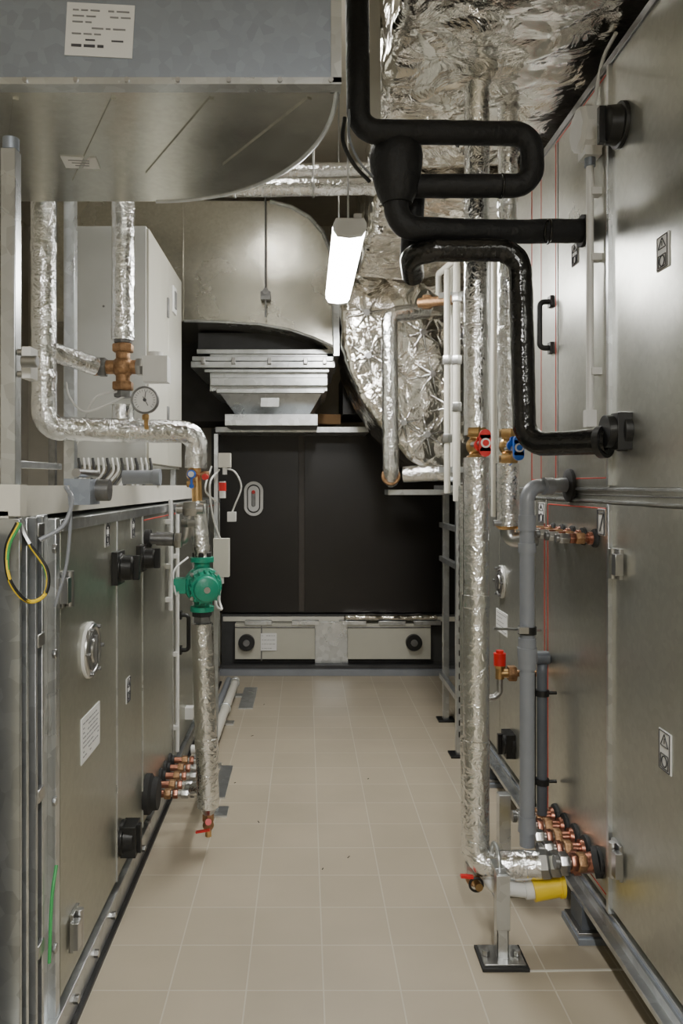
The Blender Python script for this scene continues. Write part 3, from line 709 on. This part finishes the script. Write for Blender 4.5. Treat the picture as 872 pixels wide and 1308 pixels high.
# ---------------- back wall equipment
o=B('black_access_panel',bevel=.003)
z=5.9
o.box((W(270,0,z).x,z,.44),(1.6,z+.4,1.83),'darkpanel')
o.box((W(381,0,z).x,z-.006,.45),(W(389,0,z).x,z,1.8),'panel_reflection')  # lighter seam strip, with the panel's reflection painted into its colour
o.box((W(283,0,z).x,z-.02,W(0,551,z).z),(W(478,0,z).x,z+.1,W(0,546,z).z),'white')
o.box((W(285,0,z).x,z-.03,W(0,793,z).z),(W(590,0,z).x,z,W(0,787,z).z),'white_beige')
c=W(324,637,z-.005); 
def oval(o,c,w,h,t,mat):
    pts=[]
    for i in range(32):
        a=2*math.pi*i/32; r=w/2; yy=(h/2-r)*(1 if math.sin(a)>=0 else -1); pts.append(c+X*r*math.cos(a)+Z*(r*math.sin(a)+yy))
    o.prism(pts,-Y*t,mat)
oval(o,c,.145,.26,.02,'white'); oval(o,c-Y*.018,.100,.215,.006,'black'); oval(o,c-Y*.02,.085,.195,.006,'paper'); oval(o,c-Y*.024,.03,.12,.012,'steel_dark'); o.cyl(c-Y*.03+Z*.05,c-Y*.045+Z*.05,.014,'red',n=14)
o.done()
o=B('base_fan_unit',bevel=.003)
o.box((W(283,0,z).x,z-.02,.0),(1.6,z+.4,.43),'darkgrey')
o.box((W(283,0,z).x,z-.15,.0),(W(600,0,z).x,z-.02,.045),'pvc')
o.box((W(283,0,z).x,z-.12,.045),(W(600,0,z).x,z-.02,.07),'darkgrey')
for x0,x1,px in [(300,402,315),(444,550,528)]:
    a=W(x0,797,z-.1); bb=W(x1,842,z-.1); o.box((a.x,z-.1,bb.z),(bb.x,z,a.z),'cabinet_side'); 
    o.box((a.x,z-.105,a.z-.03),(bb.x,z-.1,a.z-.02),'steel_dark')
    c=W(px,820,z-.1); o.cyl(c,c-Y*.04,.06,'black'); o.cyl(c,c-Y*.05,.025,'steel_dark')
a=W(333,0,z-.1).x; o.box((a,z-.104,.1),(a+.01,z-.1,.36),'steel_dark'); sticker(o,W(343,820,z-.106),.12,.13,'F',4,'paper')
o.box((W(402,0,z).x,z-.05,.07),(W(444,0,z).x,z-.02,.38),'galv')
for px in (330,390,450,500,545):
    c=W(px,795,z-.08); o.cbox(c,(.2,.06,.03),'galv'); 
o.done()
foilbox('insulated_floor_duct',(W(440,0,5.75).x,5.78,.40),(W(560,0,5.75).x,5.87,.44),st=.02,bev=.01)
o=B('cardboard_box'); o.cbox(W(412,537,5.75),(.21,.25,.07),'cardboard',Matrix.Rotation(.2,3,'Z')); o.done()
o=B('wall_shelf'); o.box((W(283,0,5.9).x,5.5,W(0,551,5.7).z-.02),(W(470,0,5.6).x,5.9,W(0,548,5.7).z-.0),'galv'); o.done()
o=B('dark_filler_boxes'); o.box((-1.3,5.75,1.87),(-.45,6.4,2.55),'darkgrey'); o.box((W(437,0,5.6).x,5.5,1.9),(W(470,0,5.6).x,6.2,2.2),'black'); o.done()  # boxes added beside the hood, their dark colour standing in for shade
o=B('floor_drain_pipe')
o.cyl((-.47,3.75,.10),(-.47,5.3,.08),.026,'white_beige'); o.cyl((-.53,3.7,.06),(-.53,5.4,.06),.02,'pvc')
for yy in (3.9,4.6,5.2): o.box((-.60,yy-.03,0),(-.42,yy+.03,.01),'galv'); o.ring((-.47,yy,.09),Y,.028,.006,'galv'); o.box((-.475,yy-.01,0),(-.465,yy+.01,.07),'galv')
o.lathe((-.47,3.75,.10),-Y,[(0,.032),(.06,.032)],'white_beige')
o.done()
o=B('floor_plate'); o.box((-.42,4.9,0),(-.33,5.4,.008),'galv'); o.box((-.42,3.5,0),(-.36,3.9,.006),'galv'); o.done()
o=B('floor_strip'); o.bar(W(675,1241,1400/621),W(806,1239,1400/619),.006,.006,'white_beige'); o.done()
o=B('debris_specks')
for px,py in [(300,1000),(330,1050),(445,1095),(470,995),(322,940),(412,1110),(337,900)]:
    zz=1400/(py-620); c=W(px,py,zz); o.cbox((c.x,c.y,.001),(random.uniform(.008,.018),.003,.002),'rubber',Matrix.Rotation(random.random()*3,3,'Z'))
o.done()

# ---------------- fluorescent lamp
def lamp(name,c,L,es_mat='tube_lamp'):
    c=Vector(c); o=B(name,bevel=.0)
    prof=[(-.062,.0),(-.062,-.018),(-.048,-.04),(0,-.047),(.048,-.04),(.062,-.018),(.062,0)]
    P=[c+X*a+Z*b_-Y*L/2 for a,b_ in prof]; o.prism(P,Y*L,es_mat)
    top=[(-.068,-.004),(-.055,.02),(.055,.02),(.068,-.004)]
    o.prism([c+X*a+Z*b_-Y*(L/2+.01) for a,b_ in top],Y*(L+.02),'white')
    for q in (-1,1):
        pe=[(a*1.05,b_*1.05) for a,b_ in prof]+[(.055,.02),(-.055,.02)]
        o.prism([c+X*a+Z*b_+Y*q*(L/2+.0) for a,b_ in pe],Y*q*.035,'white')
        o.cyl(c+Z*.02+Y*q*L*.4,Vector((c.x,c.y+q*L*.4,RH)),.004,'steel')
        o.cbox(c+Y*q*(L/2+.02)+Z*.028+X*.03,(.03,.03,.02),'steel')
    return o.done()
lamp('hidden_fill_lamp',(.175,3.67,2.43),1.12)
lamp('hidden_fill_lamp',(-.25,3.3,3.3),.7,'fill_glow')  # unseen lamp added behind the duct to brighten ceiling and back wall
lamp('hidden_fill_lamp',(.12,-.9,2.75),1.5)
def area(name,loc,sx,sy,e,rot=(0,0,0)):
    l=bpy.data.lights.new(name,'AREA'); l.shape='RECTANGLE'; l.size=sx; l.size_y=sy; l.energy=e; l.color=(1,.985,.95)
    ob=bpy.data.objects.new(name,l); ob.location=loc; ob.rotation_euler=rot; bpy.context.scene.collection.objects.link(ob)
area('lamp_light',(.12,-.9,2.69),.12,1.5,70)
w=bpy.data.worlds.new('w'); bpy.context.scene.world=w; w.use_nodes=True
w.node_tree.nodes['Background'].inputs[0].default_value=(.9,.92,1,1); w.node_tree.nodes['Background'].inputs[1].default_value=.3
# ---------------- camera
cd=bpy.data.cameras.new('camera'); cam=bpy.data.objects.new('camera',cd); bpy.context.scene.collection.objects.link(cam)
cam.location=(0,0,H); cam.rotation_euler=(math.pi/2,0,0)
cd.sensor_fit='VERTICAL'; cd.sensor_height=36; cd.sensor_width=24; cd.lens=36*F/1308
cd.shift_x=(436-VX)/1308; cd.shift_y=-(654-VY)/1308; cd.clip_start=.05
bpy.context.scene.camera=cam
